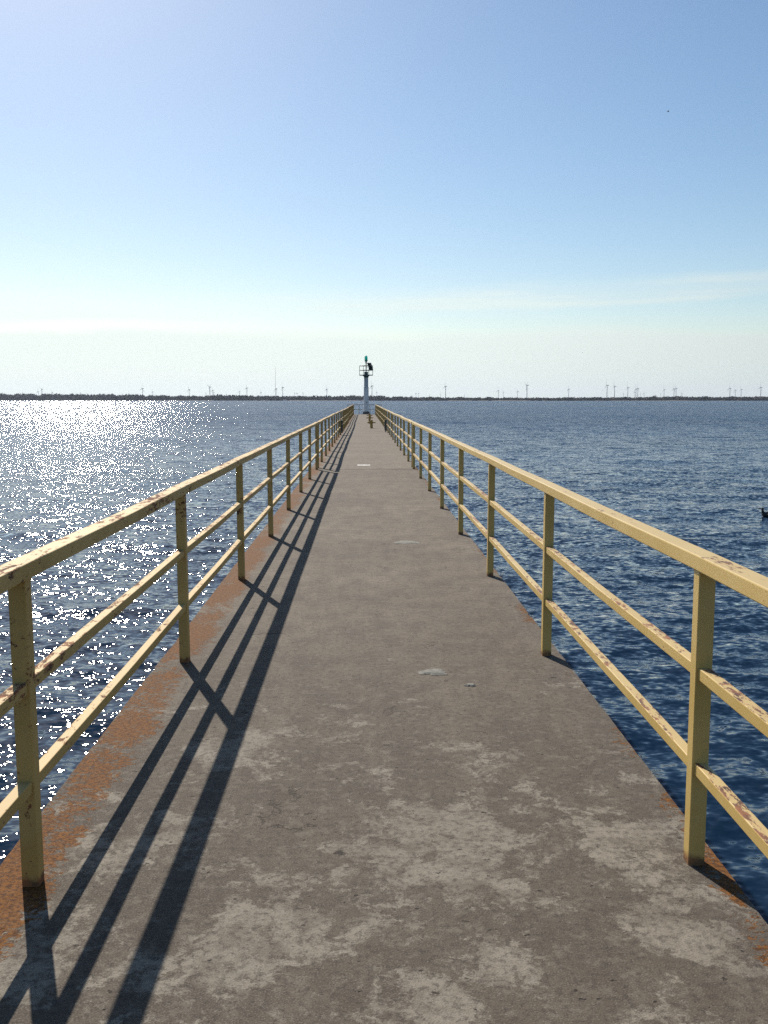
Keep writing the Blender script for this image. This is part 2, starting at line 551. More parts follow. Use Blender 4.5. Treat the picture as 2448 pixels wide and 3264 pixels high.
M['buoy'] = simple_mat('red_buoy_paint', (0.42, 0.08, 0.06), 0.5, vary=0.15, scale=2)
M['duck_dark'] = simple_mat('duck_dark_feathers', (0.018, 0.022, 0.022), 0.55, vary=0.3, scale=40)
M['duck_brown'] = simple_mat('duck_brown_feathers', (0.075, 0.042, 0.032), 0.7, vary=0.35, scale=50)
M['bill'] = simple_mat('duck_bill', (0.10, 0.075, 0.03), 0.5)
M['bird_dark'] = simple_mat('bird_grey_feathers', (0.07, 0.075, 0.09), 0.7, vary=0.2)
M['bird_white'] = simple_mat('bird_white_feathers', (0.75, 0.75, 0.75), 0.7, vary=0.05)


def lens_mat():
    m, nt, bs, out = new_mat('green_lens_glass')
    nt.put(bs.inputs['Base Color'], (0.0, 0.36, 0.36))
    bs.inputs['Roughness'].default_value = 0.25
    tr = nt.n('ShaderNodeBsdfTranslucent')
    nt.put(tr.inputs['Color'], (0.0, 0.75, 0.66))
    mx = nt.n('ShaderNodeMixShader')
    mx.inputs[0].default_value = 0.6
    nt.t.links.new(bs.outputs[0], mx.inputs[1])
    nt.t.links.new(tr.outputs[0], mx.inputs[2])
    nt.t.links.new(mx.outputs[0], out.inputs['Surface'])
    return m


M['lens'] = lens_mat()


# ------------------------------------------------------------------ lake
def build_water():
    rng = np.random.default_rng(11)
    fine = np.arange(-32.0, 33.5, 0.125)
    coarse = np.concatenate([np.arange(36, 180, 6.0), np.arange(180, 328, 6.0)])
    ang = np.radians(np.concatenate([fine, coarse]))
    nr = int(math.log(9000 / 1.4) / 0.0060)
    rad = 1.4 * np.exp(0.0060 * np.arange(nr + 1))
    A, Rr = np.meshgrid(ang, rad)
    X0 = Rr * np.sin(A)
    Y0 = Rr * np.cos(A)
    dr = Rr * 0.0060
    X, Y, Z = X0.copy(), Y0.copy(), np.full_like(X0, WATER)
    n = 84
    lam = np.exp(rng.uniform(math.log(0.32), math.log(7.5), n))
    th = rng.normal(R(-97), R(34), n)
    ph = rng.uniform(0, 2 * math.pi, n)
    for l, t, f in zip(lam, th, ph):
        k = 2 * math.pi / l
        ka = 0.0205 * (0.32 if l > 3 else (0.48 if l > 1.4 else 0.8))
        a = ka / k
        wgt = np.clip((l / dr - 2.5) / 3.0, 0, 1)
        # past the mesh resolution the ripples live in the material
        rows = wgt[:, 0] > 0
        if not rows.any():
            continue
        e = np.argmin(rows) if not rows.all() else len(rows)
        phs = k * (X0[:e] * math.cos(t) + Y0[:e] * math.sin(t)) + f
        ww = wgt[:e] * a
        Z[:e] += ww * np.cos(phs)
        X[:e] -= 0.75 * ww * np.sin(phs) * math.cos(t)
        Y[:e] -= 0.75 * ww * np.sin(phs) * math.sin(t)
    nc = len(ang)
    co = np.stack([X, Y, Z], -1).reshape(-1, 3).astype(np.float32)
    i = np.arange(nr)[:, None]
    j = np.arange(nc)[None, :]
    jn = (j + 1) % nc
    quads = np.stack([i * nc + j + 0 * jn, (i + 1) * nc + j + 0 * jn, (i + 1) * nc + jn, i * nc + jn], -1).reshape(-1, 4)
    quads = quads[:, ::-1]
    me = bpy.data.meshes.new('lake')
    me.vertices.add(len(co))
    me.vertices.foreach_set('co', co.ravel())
    me.loops.add(quads.size)
    me.loops.foreach_set('vertex_index', quads.ravel().astype(np.int32))
    me.polygons.add(len(quads))
    me.polygons.foreach_set('loop_start', np.arange(0, quads.size, 4, dtype=np.int32))
    me.polygons.foreach_set('use_smooth', np.ones(len(quads), dtype=bool))
    me.update(calc_edges=True)
    me.validate()
    me.materials.append(M['water'])
    o = bpy.data.objects.new('lake', me)
    COL.objects.link(o)
    tag(o, 'wind rippled blue lake water with sun glitter to the left', 'lake', kind='structure')


build_water()

# ------------------------------------------------------------------ pier
XL, XR = -1.309, 1.283
DECK_END = 106.4
pier = empty('concrete_pier', (0, 0, WATER))
tag(pier, 'long straight weathered concrete pier leading out over the lake', 'pier')


def child(o, parent):
    o.parent = parent
    o.matrix_parent_inverse = Matrix.Translation(-Vector(parent.location))
    return o


joints = [-12.0, 22.35, 49.75, 66.2, DECK_END]
for a, b in zip(joints[:-1], joints[1:]):
    c = 0.014
    prof = [(XL + c, 0), (XL, -c), (XL, -0.42), (XR - 0.0, -0.42), (XR, -2 * c), (XR - c, 0)]
    ys = [a + (0.02 if a > -12 else 0)]
    while ys[-1] < b - 0.02:
        ys.append(min(b - 0.02, ys[-1] + (0.05 if ys[-1] < 14 else (0.15 if ys[-1] < 40 else 0.6))))
    er = random.Random(int(b))
    chip = [0.0, 0.0]
    mb = MB()
    # side = -x for a sweep along +y is +x (d x up): keep x directly
    vs, fs = [], []
    for yy in ys:
        for e in (0, 1):
            chip[e] = max(0.0, chip[e] * 0.5 + er.uniform(-0.002, 0.002) + (er.uniform(0.004, 0.010) if er.random() < 0.05 else 0.0))
        for px, pz in prof:
            lft = px < 0
            jit = 0.0015 * math.sin(yy * 1.3 + px) + 0.001 * math.sin(yy * 7.7 + 2 * px)
            if pz > -0.2:
                jit += chip[0] if lft else -chip[1]
            vs.append((px + jit, yy, pz))
    m_ = len(prof)
    for i in range(len(ys) - 1):
        for j in range(m_):
            k = (j + 1) % m_
            fs.append((i * m_ + j, (i + 1) * m_ + j, (i + 1) * m_ + k, i * m_ + k))
    fs.append(tuple(range(m_)))
    fs.append(tuple((len(ys) - 1) * m_ + j for j in range(m_))[::-1])
    mb.add(vs, fs)
    child(mb.build('deck_slab', M['concrete']), pier)
mb = MB().box((XL + 0.14, -12, -5), (XR - 0.14, DECK_END - 0.1, -0.424))
child(mb.build('pier_wall', M['side']), pier)
for px, py, rw in ((1380, 2143, 0.085), (1500, 2185, 0.034), (1297, 1729, 0.15)):
    c = on_plane(px, py, 0.0)
    seg = 26
    vs, fs = [(c.x, c.y, 0.010)], []
    for ring, (f, zz) in enumerate(((0.62, 0.009), (1.0, 0.0015))):
        for i in range(seg):
            an = 2 * math.pi * i / seg
            rr = rw * f * (1 + 0.16 * math.sin(3 * an + px) + 0.10 * math.sin(7 * an + py) + rnd.uniform(-0.07, 0.07))
            vs.append((c.x + rr * math.cos(an), c.y + rr * 0.8 * math.sin(an), zz))
    for i in range(seg):
        j = (i + 1) % seg
        fs.append((0, 1 + i, 1 + j))
        fs.append((1 + i, 1 + seg + i, 1 + seg + j, 1 + j))
    child(link_mesh('mortar_patch', vs, fs, M['mortar']), pier)
a, b = on_plane(1139, 1483, 0), on_plane(1180, 1483, 0)
vs, fs = [], []
n = 14
for i in range(n + 1):
    t = i / n
    vs.append((a.x + (b.x - a.x) * t, a.y - 0.09 - rnd.uniform(0, .05), 0.004))
    vs.append((a.x + (b.x - a.x) * t, a.y + 0.09 + rnd.uniform(0, .05), 0.004))
for i in range(n):
    fs.append((2 * i, 2 * i + 2, 2 * i + 3, 2 * i + 1))
child(link_mesh('painted_mark', vs, fs, M['white_mark']), pier)

# ------------------------------------------------------------------ railings
RAIL_Z, MID_Z, LOW_Z = 1.087, 0.697, 0.357
POST_W = 0.058


def railing(xs, y0, S, i0, i1, first_extra, mat, label, offs):
    """one welded length of railing: posts, top rail and two rows of short mid rails"""
    ys = []
    if first_extra:
        ys.append(y0 + S * i0 + 0.56)
        ys += [y0 + S * i for i in range(i0 + 1, i1 + 1)]
    else:
        ys = [y0 + S * i for i in range(i0, i1 + 1)]
    root = empty('railing', (xs + offs, ys[0], 0))
    tag(root, label, 'railing', 'yellow steel railings along both edges of the pier')
    far = ys[0] > 15
    jx = [rnd.uniform(-1, 1) * (0.014 if far else 0.004) for _ in ys]
    jz = [rnd.uniform(-1, 1) * (0.010 if far else 0.003) for _ in ys]
    L = lambda x, y, z: (x, y - ys[0], z)
    for y, dx, dz in zip(ys, jx, jz):
        mb = MB().sweep([L(rnd.uniform(-.003, .003), y, -0.03), L(dx, y, RAIL_Z - 0.024 + dz)], rrect(POST_W, POST_W, 0.004, 2), up=(0, 1, 0))
        zt, yw_ = RAIL_Z - 0.0265 + dz, y - ys[0] + POST_W / 2
        for sg in (1, -1):      # weld fillet under the top rail
            g_ = 0.030 if sg > 0 else 0.014
            q_ = [(dx - 0.022, yw_ if sg > 0 else yw_ - POST_W, zt - g_), (dx - 0.022, (yw_ if sg > 0 else yw_ - POST_W) + sg * g_, zt), (dx - 0.022, yw_ if sg > 0 else yw_ - POST_W, zt)]
            q_ += [(a_ + 0.044, b_, c_) for a_, b_, c_ in q_]
            mb.add(q_, [(0, 1, 2), (5, 4, 3), (0, 3, 4, 1), (1, 4, 5, 2), (2, 5, 3, 0)] if sg > 0 else [(2, 1, 0), (3, 4, 5), (1, 4, 3, 0), (2, 5, 4, 1), (0, 3, 5, 2)])
        mb.build('post', mat, root)
    top = [L(jx[0], ys[0] - 0.05, RAIL_Z + jz[0])]
    for k in range(len(ys)):
        top.append(L(jx[k], ys[k], RAIL_Z + jz[k]))
        if k + 1 < len(ys):
            top.append(L((jx[k] + jx[k + 1]) / 2 + rnd.uniform(-.004, .004), (ys[k] + ys[k + 1]) / 2, RAIL_Z + (jz[k] + jz[k + 1]) / 2 - 0.004))
    top.append(L(jx[-1], ys[-1] + (0.25 if i1 < 37 else 0.04), RAIL_Z + jz[-1]))
    MB().sweep(top, rrect(0.078, 0.054, 0.0045, 2)).build('top_rail', mat, root)
    for zc in (MID_Z, LOW_Z):
        for k in range(len(ys) - 1):
            f = zc / RAIL_Z
            a = L(jx[k] * f, ys[k] + POST_W / 2 - 0.004, zc + jz[k] + rnd.uniform(-.004, .004))
            b = L(jx[k + 1] * f, ys[k + 1] - POST_W / 2 + 0.004, zc + jz[k + 1] + rnd.uniform(-.004, .004))
            mid = [(a[i] + b[i]) / 2 for i in range(3)]
            mid[0] += rnd.uniform(-.004, .004)
            mid[2] -= 0.003
            MB().sweep([a, mid, b], rrect(0.042, 0.042, 0.003, 2)).build('mid_rail', mat, root)
    return root


LX, RX = -1.135, 1.174
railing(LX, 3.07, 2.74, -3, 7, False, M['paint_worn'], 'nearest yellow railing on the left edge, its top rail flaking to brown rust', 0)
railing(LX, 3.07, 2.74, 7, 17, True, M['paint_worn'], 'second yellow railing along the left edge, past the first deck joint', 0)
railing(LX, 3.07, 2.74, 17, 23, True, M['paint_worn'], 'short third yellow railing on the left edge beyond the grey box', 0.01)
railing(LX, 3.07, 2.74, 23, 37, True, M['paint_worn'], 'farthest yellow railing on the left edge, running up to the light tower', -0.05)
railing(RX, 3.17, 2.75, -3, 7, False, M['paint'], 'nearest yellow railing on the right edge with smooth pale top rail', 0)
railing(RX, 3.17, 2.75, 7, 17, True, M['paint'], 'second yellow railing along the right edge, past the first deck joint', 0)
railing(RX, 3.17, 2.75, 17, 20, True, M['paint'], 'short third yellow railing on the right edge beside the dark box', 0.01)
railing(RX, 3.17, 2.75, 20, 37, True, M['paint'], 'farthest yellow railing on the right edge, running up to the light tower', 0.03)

# boxes fixed to the railings
c = on_plane(1089, 1386, 0)
r_ = empty('utility_box', (LX + 0.02, c.y - 0.1, 0))
tag(r_, 'dark grey utility box standing against the left railing', 'utility box')
MB().box((-0.09, -0.14, 0.10), (0.10, 0.14, 0.66), 0.008).build('cabinet', M['box'], r_)
MB().box((-0.11, -0.16, 0.661), (0.12, 0.16, 0.69), 0.006).build('lid', M['box'], r_)
MB().bar((0, -0.08, -0.02), (0, -0.08, 0.10), 0.04, up=(0, 1, 0)).bar((0, 0.08, -0.02), (0, 0.08, 0.10), 0.04, up=(0, 1, 0)).build('stand', M['rail_dark'], r_)
c = on_plane(1231, 1377, 0)
r_ = empty('utility_box', (RX - 0.10, c.y, 0))
tag(r_, 'slim dark box on a foot beside the right railing', 'utility box')
MB().box((-0.055, -0.10, 0.10), (0.055, 0.10, 0.60), 0.006).build('cabinet', M['box'], r_)
MB().box((-0.065, -0.11, 0.601), (0.065, 0.11, 0.625), 0.004).build('lid', M['box'], r_)
MB().bar((0, 0, -0.02), (0, 0, 0.10), 0.05, up=(0, 1, 0)).build('stand', M['rail_dark'], r_)


# mooring posts with cross arms in the middle of the deck
def bitt(px, py, h, arm_z, label):
    c = on_plane(px, py, 0)
    r = empty('mooring_post', (c.x, c.y, 0))
    tag(r, label, 'mooring post', 'mooring posts near the end of the pier')
    MB().lathe([(0.12, 0), (0.12, 0.02), (0.085, 0.025), (0.08, 0.05), (0.078, h - 0.03), (0.09, h - 0.015), (0.08, h)], 14).build('post', M['bitt'], r, 40)
    MB().tube((-0.235, 0.0, arm_z), (0.235, 0, arm_z), 0.036, 10).build('cross_arm', M['bitt'], r, 40)


bitt(1184, 1365, 0.47, 0.33, 'nearest ochre mooring post with cross arm standing mid deck')
bitt(1178.5, 1350.5, 0.56, 0.40, 'middle ochre mooring post with cross arm, just behind the nearest')
bitt(1178, 1338, 0.50, 0.36, 'farthest ochre mooring post with cross arm, closest to the light tower')

# ------------------------------------------------------------------ light tower at the pier end
LY = 107.2
lx = at_y(1167.3, 1300, LY).x
child(MB().box((-2.35, DECK_END + 0.02, -5), (2.45, DECK_END + 4.2, -0.30), 0.03).build('pier_head', M['side']), pier)
lt = empty('light_tower', (lx, LY, -0.30))
tag(lt, 'white pier light tower with green lantern, railed gallery and solar panel', 'light tower')
z0 = 0.30
MB().box((-0.55, -0.55, -0.005), (0.55, 0.55, z0 + 0.03), 0.02).build('base_slab', M['plinth'], lt)
MB().lathe([(0.47, z0 + 0.03), (0.44, z0 + 0.08), (0.36, z0 + 0.32)], 8, rot=R(22.5)).build('plinth', M['plinth'], lt)
MB().lathe([(0.295, z0 + 0.32), (0.285, z0 + 1.2), (0.275, z0 + 3.0)], 12).build('lower_column', M['light_white'], lt, 20)
MB().lathe([(0.242, z0 + 3.0), (0.238, z0 + 4.18)], 12).build('upper_column', M['light_grey'], lt, 20)
MB().lathe([(0.30, z0 + 2.985), (0.30, z0 + 3.03)], 12).build('collar', M['light_grey'], lt)
MB().box((0.03, -0.305, z0 + 1.28), (0.10, -0.28, z0 + 1.40), 0.003).build('access_plate', M['box'], lt)
MB().lathe([(0.245, z0 + 4.12), (0.27, z0 + 4.22), (0.42, z0 + 4.345)], 12).build('bracket', M['light_green'], lt, 40)
MB().lathe([(0.82, z0 + 4.345), (0.835, z0 + 4.36), (0.835, z0 + 4.41), (0.82, z0 + 4.425)], 8, rot=R(22.5)).build('gallery_floor', M['light_green'], lt)
gal = [Vector((0.80 * math.cos(R(22.5 + 45 * i)), 0.80 * math.sin(R(22.5 + 45 * i)), 0)) for i in range(8)]
for p in gal:
    MB().tube((p.x, p.y, z0 + 4.42), (p.x, p.y, z0 + 5.44), 0.024, 8).build('gallery_post', M['rail_dark'], lt, 60)
for zz in (4.93, 5.42):
    mb = MB()
    for i in range(8):
        mb.tube(gal[i] + Vector((0, 0, z0 + zz)), gal[(i + 1) % 8] + Vector((0, 0, z0 + zz)), 0.028, 8)
    mb.build('gallery_rail', M['rail_dark'], lt, 60)
MB().box((-0.22, -0.22, z0 + 4.425), (0.22, 0.22, z0 + 4.76), 0.015).build('equipment_box', M['light_green'], lt)
MB().tube((0, 0, z0 + 4.75), (0, 0, z0 + 5.80), 0.055, 12).build('mast', M['rail_dark'], lt, 60)
MB().box((-0.15, -0.10, z0 + 5.735), (0.15, 0.10, z0 + 5.765), 0.004).build('mast_plate', M['rail_dark'], lt)
# solar panel leaning out to the right of the mast
pn = MB()
tl, tr_, br, bl = Vector((0.10, 0.18, z0 + 5.76)), Vector((0.54, -0.10, z0 + 5.76)), Vector((0.80, 0.05, z0 + 4.92)), Vector((0.38, 0.33, z0 + 4.92))
nn = (tr_ - tl).cross(bl - tl).normalized() * 0.035
vs = [tl, tr_, br, bl, tl + nn, tr_ + nn, br + nn, bl + nn]
pn.add(vs, [(0, 1, 2, 3), (7, 6, 5, 4), (0, 4, 5, 1), (1, 5, 6, 2), (2, 6, 7, 3), (3, 7, 4, 0)])
pn.build('solar_panel', M['panel'], lt)
MB().bar((0, 0, z0 + 5.72), tuple((tl + tr_) / 2), 0.04).bar((0, 0, z0 + 5.2), tuple((tl + tr_ + br + bl) / 4), 0.035).build('panel_arm', M['rail_dark'], lt)
ln = MB().lathe([(0.10, z0 + 5.80), (0.075, z0 + 5.84), (0.08, z0 + 5.87), (0.19, z0 + 5.97), (0.20, z0 + 6.01), (0.175, z0 + 6.03)], 16).build('lantern_base', M['light_green'], lt, 40)
ls = MB().lathe([(0.165, z0 + 6.03), (0.172, z0 + 6.15), (0.165, z0 + 6.40), (0.15, z0 + 6.48), (0.09, z0 + 6.53), (0.03, z0 + 6.555)], 16).build('lantern_lens', M['lens'], lt, 50)
MB().tube((0, 0, z0 + 6.55), (0, 0, z0 + 6.63), 0.010, 6).build('bird_spike', M['rail_dark'], lt)

# thin dark rail round the pier head
hr = empty('pier_head_railing', (0, DECK_END + 3.9, -0.30))
tag(hr, 'thin dark railing across the pier head behind the light tower', 'railing')
xs_ = [-1.93, -0.62, 0.64, 1.95]
for x_ in xs_:
    MB().tube((x_, 0, -0.02), (x_, 0, 1.36), 0.028, 8).build('post', M['rail_dark'], hr, 60)
MB().tube((-1.95, 0, 1.36), (1.97, 0, 1.36), 0.03, 8).build('top_rail', M['rail_dark'], hr, 60)
MB().tube((-1.95, 0, 0.80), (1.97, 0, 0.80), 0.022, 8).build('mid_rail', M['rail_dark'], hr, 60)

# ------------------------------------------------------------------ far shore
SHX = [-3200, -1500, -900, -300, 300, 1000, 1500, 3200]
SHY = [3900, 3700, 3300, 2900, 2600, 2650, 2800, 3000]


def shore_y(x):
    return float(np.interp(x, SHX, SHY))


vs, fs = [], []
xs_ = np.linspace(-9000, 9000, 240)
rows = [(0, WATER - 2.0), (12, WATER + 0.8), (60, WATER + 2.2), (400, WATER + 4.0), (3000, 5.0), (12000, 6.0)]
for x_ in xs_:
    sy = shore_y(x_) + 14 * math.sin(x_ * 0.013) + 9 * math.sin(x_ * 0.041)
    for d, z_ in rows:
        vs.append((x_ * (1 + d / 15000), sy + d, z_))
nr = len(rows)
for i in range(len(xs_) - 1):
    for j in range(nr - 1):
        fs.append((i * nr + j, (i + 1) * nr + j, (i + 1) * nr + j + 1, i * nr + j + 1))
land = link_mesh('far_shore', vs, fs, M['land'])
tag(land, 'low dark far shore across the lake', 'shore', kind='structure')

# treeline silhouette (photo x -> wood top, in photo pixels above the waterline)
TLX = [-600, 0, 200, 420, 600, 720, 860, 1040, 1200, 1300, 1500, 1700, 1850, 2000, 2150, 2300, 2448, 3000]
TLH = [17, 17, 16.5, 15.5, 11.5, 14.5, 12, 11.5, 12.5, 9, 8.0, 7.5, 8, 8.5, 10.5, 9.5, 10.5, 10]


def photo_x(x, y):
    an = math.atan2(x, y) - R(-YAW)
    return 1224 + 3000 * math.tan(an)


def clump(rng, cx, cy, cz, rx, ry, rz):
    """one leafless crown: many small twig-spray faces filling an ellipsoid"""
    n = 26
    u = rng.normal(size=(n, 3))
    u /= np.linalg.norm(u, axis=1)[:, None]
    rr = rng.uniform(0.35, 1.0, n)[:, None] ** 0.6
    c = u * rr * np.array([rx, ry, rz]) + np.array([cx, cy, cz])
    a = rng.normal(size=(n, 3)) * np.array([rx, ry, rz]) * 0.34
    b = rng.normal(size=(n, 3)) * np.array([rx, ry, rz]) * 0.34
    v = np.stack([c - a, c + b * 0.8, c + a, c - b * 0.8], 1).reshape(-1, 3)
    return v


rng = np.random.default_rng(5)
VV = []
for k in range(7200):
    x_ = rng.uniform(-2300, 2300)
    sy = shore_y(x_)
    y_ = sy + 18 + rng.uniform(0, 1) ** 1.5 * 130
    px = photo_x(x_, y_)
    hh = np.interp(px, TLX, TLH) * y_ / 3000 * (0.62 + 0.45 * rng.uniform() + 0.12 * math.sin(px * 0.11) * math.sin(px * 0.037))
    if px > 1240 and px < 1860 and rng.uniform() < 0.35:
        hh *= 0.55
    wd = rng.uniform(3.0, 7.0)
    VV.append(clump(rng, x_, y_, WATER + 1.5 + hh * 0.48, wd, wd, hh * 0.55))
VV = np.concatenate(VV).astype(np.float32)
me = bpy.data.meshes.new('shore_wood')
nq = len(VV) // 4
me.vertices.add(len(VV))
me.vertices.foreach_set('co', VV.ravel())
me.loops.add(nq * 4)
me.loops.foreach_set('vertex_index', np.arange(nq * 4, dtype=np.int32))
me.polygons.add(nq)
me.polygons.foreach_set('loop_start', np.arange(0, nq * 4, 4, dtype=np.int32))
me.update(calc_edges=True)
me.materials.append(M['wood'])
wood = bpy.data.objects.new('shore_wood', me)
COL.objects.link(wood)
tag(wood, 'dark leafless wood along the far shore', 'wood', kind='stuff')


# single leafless trees that stand above the wood
def bare_tree(px, top_px, label, spread=1.0):
    d = ray(px, 1276)
    an = math.atan2(d.x, d.y)
    y_ = shore_y(math.tan(an) * 3000) + 60
    x_ = math.tan(an) * y_
    h = (1274 - top_px) / 3000 * y_ + CAM_Z - WATER - 2.0
    r = empty('bare_tree', (x_, y_, WATER + 2.0))
    tag(r, label, 'tree', 'leafless trees standing above the far wood')
    MB().tube((0, 0, -1), (0, 0, h * 0.55), 0.55, 7, 0.25).build('trunk', M['wood'], r)
    mb = MB()
    for i in range(34):
        a = rnd.uniform(0, 2 * math.pi)
        zb = h * rnd.uniform(0.25, 0.62)
        ln_ = h * rnd.uniform(0.25, 0.42) * spread
        e = Vector((math.cos(a) * ln_ * rnd.uniform(.5, 1), math.sin(a) * ln_ * rnd.uniform(.5, 1), min(h - zb, ln_ * rnd.uniform(0.5, 1.2))))
        b = Vector((0, 0, zb))
        mb.tube(b, b + e, 0.22, 4, 0.10)
        for q in range(3):
            s_ = b + e * rnd.uniform(0.4, 0.9)
            mb.tube(s_, s_ + Vector((rnd.uniform(-1, 1), rnd.uniform(-1, 1), rnd.uniform(0.2, 1))) * ln_ * 0.4, 0.12, 3, 0.06)
    mb.build('crown', M['wood'], r)


bare_tree(20, 1255, 'broad leafless tree on the far shore at the left frame edge', 1.2)
bare_tree(60, 1256, 'leafless tree on the far shore, left of the first turbines', 1.1)
bare_tree(95, 1254, 'leafless tree on the far shore just left of the first wind turbine')
bare_tree(1054, 1261, 'leafless tree on the far shore right of the lone turbine left of the tower', 1.1)
bare_tree(1119, 1259, 'spindly leafless tree on the far shore just left of the light tower')
bare_tree(1275, 1261, 'pale leafless tree on the far shore to the right of the light tower')
bare_tree(1312, 1260, 'leafless tree on the far shore beside the first twin turbines right of the tower')
bare_tree(2087, 1259, 'broad leafless tree on the right far shore by a small turbine', 1.2)


# wind turbines
def make_turbine(kind):
    r = empty('wind_turbine', (0, 0, 0))
    MB().lathe([(2.3, -6), (1.9, 30), (1.35, 78.5)], 12).build('tower', M['turbine'], r, 40)
    MB().box((-3.0, -1.9, 78.4), (9.5, 1.9, 82.2), 0.6).build('nacelle', M['turbine'], r)
    hub = MB().lathe([(0.4, 0), (1.6, 1.2), (1.9, 3.2)], 12).build('hub', M['turbine'], r, 40)
    hub.rotation_euler = (0, R(90), 0)
    hub.location = (-6.2, 0, 80.3)
    for q in range(3):
        mb = MB()
        prof = [(0.9, 0.0, 0.9), (1.5, 6, 0.55), (1.25, 16, 0.4), (0.8, 30, 0.25), (0.22, 41, 0.1)]
        vs, fs = [], []
        for cw, zz, tk in prof:
            vs += [(-tk, -cw, zz), (tk, -cw * 0.2, zz), (tk * 0.6, cw * 1.1, zz), (-tk, cw * 0.4, zz)]
        for i in range(len(prof) - 1):
            for j in range(4):
                k = (j + 1) % 4
                fs.append((i * 4 + j, i * 4 + k, (i + 1) * 4 + k, (i + 1) * 4 + j))
        fs += [(3, 2, 1, 0), tuple(len(prof) * 4 - 4 + j for j in range(4))]
        mb.add(vs, fs)
        b = mb.build('blade', M['turbine'], r)
        b.location = (-4.6, 0, 80.3)
    return r


TURB = [(121.8, 1248), (133.4, 1240.9), (144.2, 1254), (167, 1250.3), (256.7, 1252), (277.6, 1254.7), (389.8, 1256.6), (410.7, 1254.7),
        (454.4, 1237.9), (486.9, 1249), (602.8, 1241), (656.4, 1253.4), (668.8, 1233.6), (678, 1244.5), (681.5, 1250.8), (721.4, 1256.4),
        (763.3, 1248.6), (786.8, 1236.6), (832, 1250.4), (880, 1238.9), (901.2, 1235), (939.3, 1252.3), (946.8, 1253.4), (966.2, 1252),
        (1041.7, 1240.3), (1179.6, 1259), (1185.6, 1230.3), (1201.3, 1249.7), (1326, 1253.6), (1334.5, 1253.6), (1369.3, 1259.2),
        (1403.7, 1255.9), (1420.5, 1231.2), (1480.3, 1259.6), (1588.6, 1244.6), (1604.7, 1249.9), (1649.9, 1247.6), (1680.2, 1227.8),
        (1812.9, 1240.5), (1935.5, 1228.4), (1959.4, 1231.6), (1987.5, 1255), (2001.6, 1235.9), (2023.8, 1251), (2027.8, 1239.8),
        (2033.5, 1238.2), (2041.8, 1256.2), (2053, 1254.2), (2106.3, 1255.8), (2117.2, 1242), (2148.8, 1239.4), (2155.5, 1238.2),
        (2173.8, 1253.4), (2327.3, 1237.4), (2344, 1243.3), (2362.9, 1241.3), (2425.8, 1234.7)]
YSHAPE = {133.4, 668.8, 1680.2, 656.4, 966.2, 389.8}
ORD = ['first', 'second', 'third', 'fourth', 'fifth', 'sixth', 'seventh', 'eighth', 'ninth', 'tenth', 'eleventh', 'twelfth', 'thirteenth',
       'fourteenth', 'fifteenth', 'sixteenth', 'seventeenth', 'eighteenth', 'nineteenth', 'twentieth']


def size_word(hy):
    p_ = 1274 - hy
    return 'tall' if p_ > 36 else ('middling' if p_ > 24 else ('small' if p_ > 18 else 'tiny'))


def turb_label(px, hy):
    w_ = size_word(hy)
    L1 = [t for t in TURB if t[0] < 878]
    L2 = [t for t in TURB if 878 <= t[0] < 1167]
    L3 = [t for t in TURB if 1167 <= t[0] < 1700]
    L4 = [t for t in TURB if t[0] >= 1700]
    if (px, hy) in L1:
        i = L1.index((px, hy))
        if i < 10:
            return f'{w_} wind turbine, {ORD[i]} along the far shore from the left frame edge'
        return f'{w_} wind turbine, {ORD[len(L1) - 1 - i]} to the left of the radio mast'
    if (px, hy) in L2:
        return f'{w_} wind turbine, {ORD[L2.index((px, hy))]} from the radio mast towards the light tower'
    if (px, hy) in L3:
        return f'{w_} wind turbine, {ORD[L3.index((px, hy))]} to the right of the light tower column'
    i = L4.index((px, hy))
    return f'{w_} wind turbine, {ORD[len(L4) - 1 - i]} along the far shore from the right frame edge'


proto = make_turbine(0)
proto_kids = list(proto.children)
for i, (px, hy) in enumerate(TURB):
    if i == 0:
        t, kids = proto, proto_kids
    else:
        t = proto.copy()
        COL.objects.link(t)
        kids = []
        for ch in proto_kids:
            c = ch.copy()
            c.parent = t
            COL.objects.link(c)
            kids.append(c)
    hp = 1274 - hy
    D = min(80 * 3000 / hp, 9500)
    if abs(px - 1420) < 500 and D < 5600:
        D = 5600 * 0.93
    d = ray(px, hy)
    s_ = D / math.hypot(d.x, d.y)
    x_, y_ = d.x * s_, d.y * s_
    hubz = CAM_Z + d.z * s_
    sc = (hubz - 2.5) / 80.3
    t.location = (x_, y_, 2.5)
    t.scale = (sc, sc, sc)
    t.rotation_euler = (0, 0, R(rnd.uniform(8, 30)) - math.atan2(x_, y_))
    ph = R(60) + rnd.uniform(-.12, .12) if px in YSHAPE else rnd.uniform(-0.25, 0.25)
    for q, b in enumerate([c for c in kids if c.name.startswith('blade')]):
        b.rotation_euler = (ph + q * 2 * math.pi / 3, 0, 0)
    tag(t, turb_label(px, hy), 'wind turbine', 'wind turbines along the far shore')

